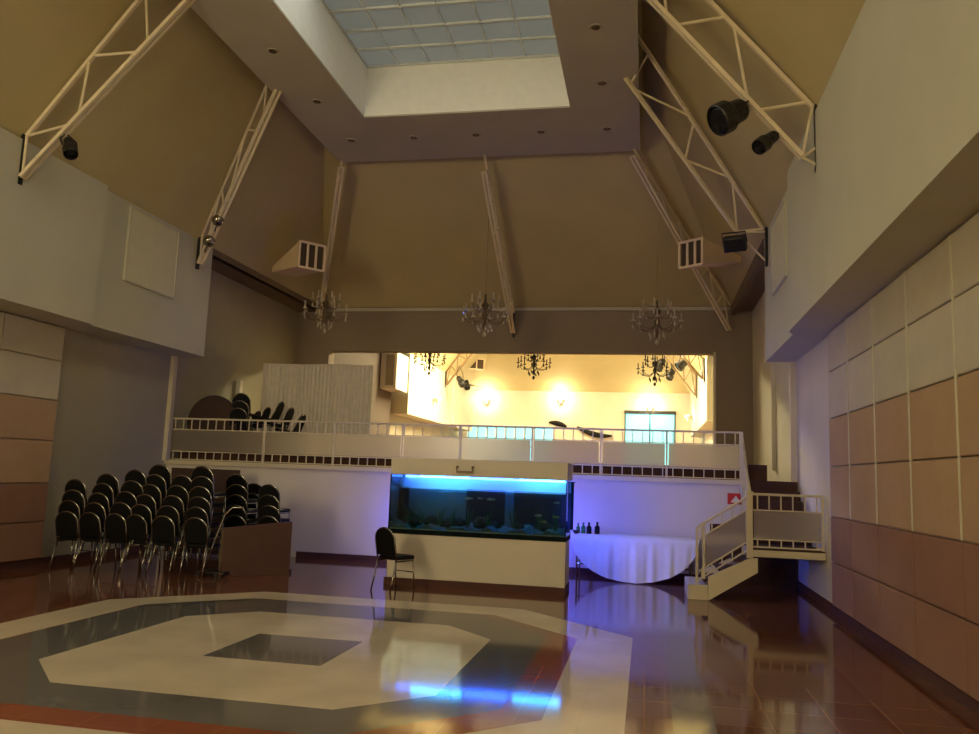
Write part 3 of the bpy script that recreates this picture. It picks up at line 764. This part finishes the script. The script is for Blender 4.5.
#        x,     y,    n, dz, dx(left/right drift per chair), dy
stacks = [(-8.93, 11.72, 4, .165, .0, .05), (-8.52, 11.74, 5, .15, .015, .06), (-8.06, 11.72, 5, .17, .03, .06), (-7.74, 11.75, 6, .155, .03, .06),
          (-7.27, 11.75, 5, .155, .035, .05), (-6.72, 11.75, 6, .155, -.02, .05), (-6.6, 12.75, 5, .165, -.03, .04), (-6.68, 13.45, 4, .17, -.02, .04), (-6.14, 13.0, 4, .17, -.02, .03)]
for i, (x, y, n, dz, dx, dy) in enumerate(stacks):
    for k in range(n):
        c = copy_tree(c0)
        c.location = (x + dx * k, y + dy * k, dz * k); c.rotation_euler = (0, 0, math.radians(random.uniform(-3, 3)))
        c['label'] = 'black padded chair, %s in the %s stack from the left wall' % (lev[k] if k < n - 1 else 'topmost', ords[i])
        c['group'] = 'black banquet chairs stacked along the left of the hall'
# chairs stored on the balcony, seen edge on
for i, (x, y, z, rz, w) in enumerate(((-7.6, 16.2, PZ, 92, 'rightmost, lowest of the leaning row'), (-7.88, 16.2, PZ + .14, 92, 'second from the right in the leaning row'), (-8.12, 16.2, PZ + .26, 94, 'third from the right in the leaning row'),
                                      (-8.45, 16.25, PZ + .14, 94, 'fourth from the right in the leaning row'), (-8.7, 16.3, PZ + .06, 95, 'fifth from the right in the leaning row'))):
    c = copy_tree(c0); c.location = (x, y, z); c.rotation_euler = (math.radians(10), 0, math.radians(rz)); c['label'] = 'black stacked chair on the balcony, ' + w; c['group'] = 'black chairs stored on the balcony'
for k in range(3):
    c = copy_tree(c0); c.location = (-8.42, 15.9 + .05 * k, PZ + .16 * k); c.rotation_euler = (0, 0, .1); c['group'] = 'black chairs stored on the balcony'
    c['label'] = 'black chair with its back to the railing beside the round tabletop, %s of three' % ('lowest', 'middle', 'topmost')[k]

# round tabletop stored on its edge on the balcony
t = thing('round_table', 'round dark brown folding table standing on its edge on the balcony', 'table', (-8.93, 15.62, PZ))
cx, cz, r = -8.98, PZ + .58, .55
pts = [(cx + r * math.cos(2 * PI * k / 40), cz + r * math.sin(2 * PI * k / 40)) for k in range(40)]
MB().hexa([(x, 15.66, z) for x, z in pts], [(x, 15.70, z) for x, z in pts]).build('tabletop', m_woodr, t)
MB().tube([(x, 15.68, z) for x, z in [(cx + (r + .008) * math.cos(2 * PI * k / 40), cz + (r + .008) * math.sin(2 * PI * k / 40)) for k in range(40)]], .022, 6, closed=True).build('edge_band', m_dark, t)
for s in (-1, 1):
    MB().tube([(cx + s * .3, 15.73, cz - .35), (cx + s * .3, 15.73, cz + .35)], .014, 6).build('folded_leg', m_dark, t)

# brown low timber block in front of the right hand stacks
t = thing('stage_block', 'low dark red brown timber block standing in front of the right chair stacks', 'stage block', (-6.0, 12.4, 0))
a, b_ = V((-6.4, 11.78, 0)), V((-5.58, 12.45, 0)); d = (b_ - a).normalized(); nn = V((-d.y, d.x, 0)) * .06
MB().hexa([a, b_, b_ + nn, a + nn], [p + V((0, 0, z)) for p, z in ((a, .74), (b_, .84), (b_ + nn, .84), (a + nn, .74))]).build('front_board', m_wood, t, bevel=.006)
MB().hexa([a - d * .04, a + d * .01, a + d * .01 + nn, a - d * .04 + nn], [p + V((0, 0, .73)) for p in (a - d * .04, a + d * .01, a + d * .01 + nn, a - d * .04 + nn)]).build('edge_strip', m_chrome, t)
for f in (.1, .9):
    p = lerp(a, b_, f) + nn
    MB().box(p.x - .03, p.x + .03, p.y, p.y + .3, 0, .06).build('foot', m_wood, t)

# chair trolley with a bent chrome handle
t = thing('chair_trolley', 'chrome trolley with a tall bent handle between the chair stacks and the timber block', 'trolley', (-6.4, 11.75, 0))
MB().tube([(-6.62, 11.62, .05), (-6.48, 11.66, .55), (-6.36, 11.7, .95), (-6.25, 11.72, 1.06), (-6.08, 11.74, 1.06)], .016, 8).build('handle', m_chrome, t, smooth=True)
MB().box(-6.75, -6.3, 11.68, 12.1, .05, .08).build('platform', m_dark, t)
for x in (-6.7, -6.4):
    MB().lathe((x, 11.62, .032), [(0, 0), (.032, 0), (.032, .03), (0, .03)], 12, (0, 1, 0)).build('wheel', m_dark, t)
    MB().lathe((x, 12.06, .032), [(0, 0), (.032, 0), (.032, .03), (0, .03)], 12, (0, 1, 0)).build('wheel', m_dark, t)
# brown table top lying behind the stacks
t = thing('folded_table', 'brown table top stored upright behind the chair stacks', 'table', (-8.2, 14.2, 0))
MB().box(-8.9, -7.5, 14.2, 14.25, .05, 1.62).build('tabletop', m_woodr, t)
for x in (-8.7, -7.7): MB().box(x - .03, x + .03, 14.1, 14.4, 0, .05).build('foot', m_dark, t)

# ================================================================== TABLE WITH DRAPED ROUND CLOTH
t = thing('buffet_table', 'long narrow table pushed against the balcony wall under a white cloth', 'table', (-.2, 14.5, 0))
MB().box(-1.24, .84, 14.1, 14.85, .71, .745).build('tabletop', m_woodr, t)
for x in (-1.15, .75):
    for y in (14.18, 14.77):
        MB().tube([(x, y, 0), (x, y, .71)], .016, 8).build('leg', m_steel, t)
MB().tube([(-1.15, 14.18, .27), (.75, 14.18, .27)], .013, 8).build('stretcher', m_steel, t)
cl = MB(); nx, nz = 60, 10
x0_, x1_ = -1.26, .86; mid = (x0_ + x1_) / 2; hw = (x1_ - x0_) / 2
for sh in (0, 1):
    rows_ = []
    for i in range(nx + 1):
        u = -1 + 2 * i / nx; x = mid + hw * u
        dep = .735 * math.sqrt(max(0., 1 - abs(u) ** 2.1)) + .004
        colv = [cl.bm.verts.new((x, 14.83 - sh * .0, .752 + sh * .006)), cl.bm.verts.new((x, 14.1, .752 + sh * .006))]
        for k in range(1, nz + 1):
            f = k / nz
            fold = (.022 * math.sin(u * 26) + .02 * math.sin(u * 11 + 1) + .014 * math.sin(u * 47 + .6)) * min(1, f * 1.6) * (dep / .735)
            colv.append(cl.bm.verts.new((x, 14.085 - .045 * math.sqrt(f) - fold - sh * .006, .752 - dep * f + (sh * .006 if k < 2 else 0))))
        rows_.append(colv)
    for A, B in zip(rows_, rows_[1:]):
        for k in range(len(A) - 1): cl._f([A[k], A[k + 1], B[k + 1], B[k]])
o = cl.build('tablecloth', m_cloth, None, smooth=True, loc=(-.2, 14.4, .75))
tag(o, 'round white tablecloth hanging in a half circle over the table front, lit blue', 'tablecloth')
def bottle(x, y, h, r, m, lab):
    t = thing('bottle', lab, 'bottle', (x, y, .757), 'bottles on the white table')
    MB().lathe((x, y, .757), [(0, 0), (r, 0), (r, h * .6), (r * .4, h * .75), (r * .4, h * .95), (0, h * .95)], 12).build('body', m, t)
    MB().lathe((x, y, .757 + h * .95), [(0, 0), (r * .45, 0), (r * .45, h * .08), (0, h * .08)], 10).build('cap', m_dark, t)
bottle(-1.16, 14.4, .17, .035, m_gfoil, 'small dark bottle at the left end of the white table')
bottle(-1.07, 14.42, .18, .04, m_gfoil, 'green bottle second from the left on the white table')
bottle(-.97, 14.38, .19, .045, m_blk, 'dark bottle third from the left on the white table')
bottle(-.83, 14.4, .2, .045, m_blk, 'dark bottle at the right of the row on the white table')
t = thing('small_bowl', 'small dark bowl at the left corner of the white table', 'bowl', (-1.18, 14.22, .757))
MB().lathe((-1.18, 14.22, .757), [(0, 0), (.03, 0), (.055, .04), (.06, .06), (.05, .055), (.03, .012), (0, .01)], 14).build('body', m_dark, t)
MB().lathe((-1.18, 14.22, .757), [(.056, .058), (.063, .062), (.056, .068)], 14).build('rim', m_steel, t)

# ================================================================== FOLDING SCREEN ON THE BALCONY
t = thing('folding_screen', 'tall pale pleated fabric screen standing at the left of the balcony', 'screen', (-7.7, 18, PZ))
xs = [(-9.05, 17.95), (-8.15, 18.1), (-7.25, 17.95), (-6.35, 18.1)]
for (xa, ya_), (xb_, yb2_) in zip(xs, xs[1:]):
    mb = MB(); n = 72; va = []; 
    dx, dy = xb_ - xa, yb2_ - ya_
    for sh in (0, 1):
        row = []
        for i in range(n + 1):
            f = i / n; w = .014 * math.sin(f * 2 * PI * 8) + .006 * math.sin(f * 37) + sh * .008
            row.append(((xa + .03 + (dx - .06) * f), ya_ + dy * f + w))
        va.append(row)
    for i in range(n):
        a0, a1 = va[0][i], va[0][i + 1]; b0, b1 = va[1][i], va[1][i + 1]
        mb.hexa([(*a0, PZ + .1), (*a1, PZ + .1), (*b1, PZ + .1), (*b0, PZ + .1)], [(*a0, 4.12), (*a1, 4.12), (*b1, 4.12), (*b0, 4.12)])
    mb.build('pleated_curtain', m_curt, t)
    f = MB()
    for px, py in ((xa + .015, ya_), (xb_ - .015, yb2_)): f.beam((px, py, PZ), (px, py, 4.16), .035)
    f.beam((xa, ya_, 4.14), (xb_, yb2_, 4.14), .045); f.beam((xa, ya_, PZ + .08), (xb_, yb2_, PZ + .08), .04)
    f.build('frame', m_curt, t)
tag(MB().box(-9.2, -9.08, 17.4, 17.5, PZ, 4.1).build('loudspeaker_pole', m_dark, None, loc=(-9.14, 17.45, PZ)), 'dark upright post at the left end of the pleated screen', 'post') if False else None

# ================================================================== BRIGHT HALL BEYOND THE OPENING
o = struct('window_2', MB().box(-9.3, -4.75, YE - .03, YE, 2.4, 4.2), m_winb)
f = MB()
for i in range(10): x = -9.3 + 4.55 * i / 9; f.box(x - .03, x + .03, YE - .08, YE - .03, 2.4, 4.2)
f.box(-9.36, -4.7, YE - .1, YE - .0, 4.2, 4.32); f.box(-9.3, -4.75, YE - .08, YE - .03, 3.2, 3.26)
f.build('window_frame', m_grille, o)
o = struct('window_3', MB().box(-1.1, 1.36, YE - .03, YE, 2.0, 5.05), m_winb)
f = MB()
for i in range(3): x = -1.1 + 2.46 * i / 2; f.box(x - .03, x + .03, YE - .08, YE - .03, 2.0, 5.05)
f.box(-1.16, 1.42, YE - .1, YE, 5.05, 5.22)
f.build('window_frame', m_dark, o)
def wall_lamp(label, p, n, energy):
    p, n = V(p), V(n)
    t = thing('wall_lamp', label, 'lamp', p, 'wall lamps in the bright hall')
    MB().lathe(p, [(0, 0), (.1, 0), (.1, .04), (.03, .05), (.03, .2), (0, .2)], 14, n).build('bracket', m_white, t)
    MB().lathe(p + n * .2 - V((0, 0, .1)), [(.05, 0), (.16, .2), (.17, .22), (.15, .21), (.045, .02)], 16).build('shade', m_white, t)
    MB().ball(p + n * .2 + V((0, 0, .08)), .08, 12).build('bulb', m_lamp, t, smooth=True)
    light('lamp_light', 'POINT', p + n * .45 + V((0, 0, .12)), energy, (1, .82, .52), t, shadow_soft_size=.12)
wall_lamp('glowing wall lamp at the left of the far wall in the bright hall', (-8.3, YE, 5.5), (0, -1, 0), 110)
wall_lamp('glowing wall lamp in the middle of the far wall in the bright hall', (-4.4, YE, 5.6), (0, -1, 0), 110)
wall_lamp('glowing wall lamp at the right of the far wall, above the tall window', (.13, YE, 5.3), (0, -1, 0), 110)
wall_lamp('glowing lamp on the left upper wall of the bright hall', (BL, 33.0, 4.7), (1, 0, 0), 70)
wall_lamp('glowing lamp on the right upper wall of the bright hall', (BR, 38.2, 4.6), (-1, 0, 0), 80)
# dark swag under the middle lamp
t = thing('fabric_swag', 'dark drooping fabric swag under the middle lamp of the far wall', 'drape', (-3.5, YE - .26, 4.2))
for a, b_, s in (((-4.95, 4.5), (-4.05, 4.3), .05), ((-3.5, 4.3), (-1.75, 3.9), -.16)):
    pts = [(a[0] + (b_[0] - a[0]) * f, YE - .26, a[1] + (b_[1] - a[1]) * f + s * 4 * f * (1 - f)) for f in [k / 10 for k in range(11)]]
    MB().box(a[0] - .03, a[0] + .03, YE - .28, YE - .005, a[1] - .03, a[1] + .03).build('wall_hook', m_dark, t)
    MB().tube(pts, [.05 + .09 * math.sin(PI * k / 10) for k in range(11)], 8).build('swag_length', m_blk, t, smooth=True)
struct('window_5', MB().box(-6.4, -.5, 29.8, 32.0, CZ - .03, CZ - .005), m_fillf)  # unseen glowing panel added under the ceiling to fill the far hall
# white box and dark doors beyond the opening; dark sheet above stands for shade
t = thing('wall_cabinet', 'white wall cabinet high on the left wall just beyond the opening', 'cabinet', (-9.2, 28.6, 4.66))
MB().box(XL, -8.9, 27.9, 29.3, 4.66, 6.0).build('body', m_white, t)
MB().box(-9.3, -9.0, 27.88, 27.9, 4.78, 5.9).build('door', m_doorg, t)
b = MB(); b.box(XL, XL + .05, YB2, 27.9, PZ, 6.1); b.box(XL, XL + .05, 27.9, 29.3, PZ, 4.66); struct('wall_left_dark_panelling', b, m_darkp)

# ================================================================== LIGHT OF THE NEAR HALL
o = struct('window_4', MB().box(-8.7, -5.9, YF, YF + .03, 2.2, 5.5), m_fillw)  # unseen window, added and placed to light the near hall
f = MB()
for i in range(9): x = -8.7 + 2.8 * i / 8; f.box(x - .03, x + .03, YF + .03, YF + .07, 2.2, 5.5)
f.build('window_frame', m_grille, o)
o = struct('window_6', MB().box(.9, 1.75, YF, YF + .03, 3.6, 5.6), m_fillw)  # unseen window added to brighten the near end of the right wall
f = MB()
for i in range(4): x = .9 + .85 * i / 3; f.box(x - .03, x + .03, YF + .03, YF + .08, 3.4, 5.6)
f.build('window_frame', m_grille, o)
w = bpy.data.worlds.new('world'); SC.world = w; w.use_nodes = True
w.node_tree.nodes['Background'].inputs[0].default_value = (.6, .68, .75, 1); w.node_tree.nodes['Background'].inputs[1].default_value = .2
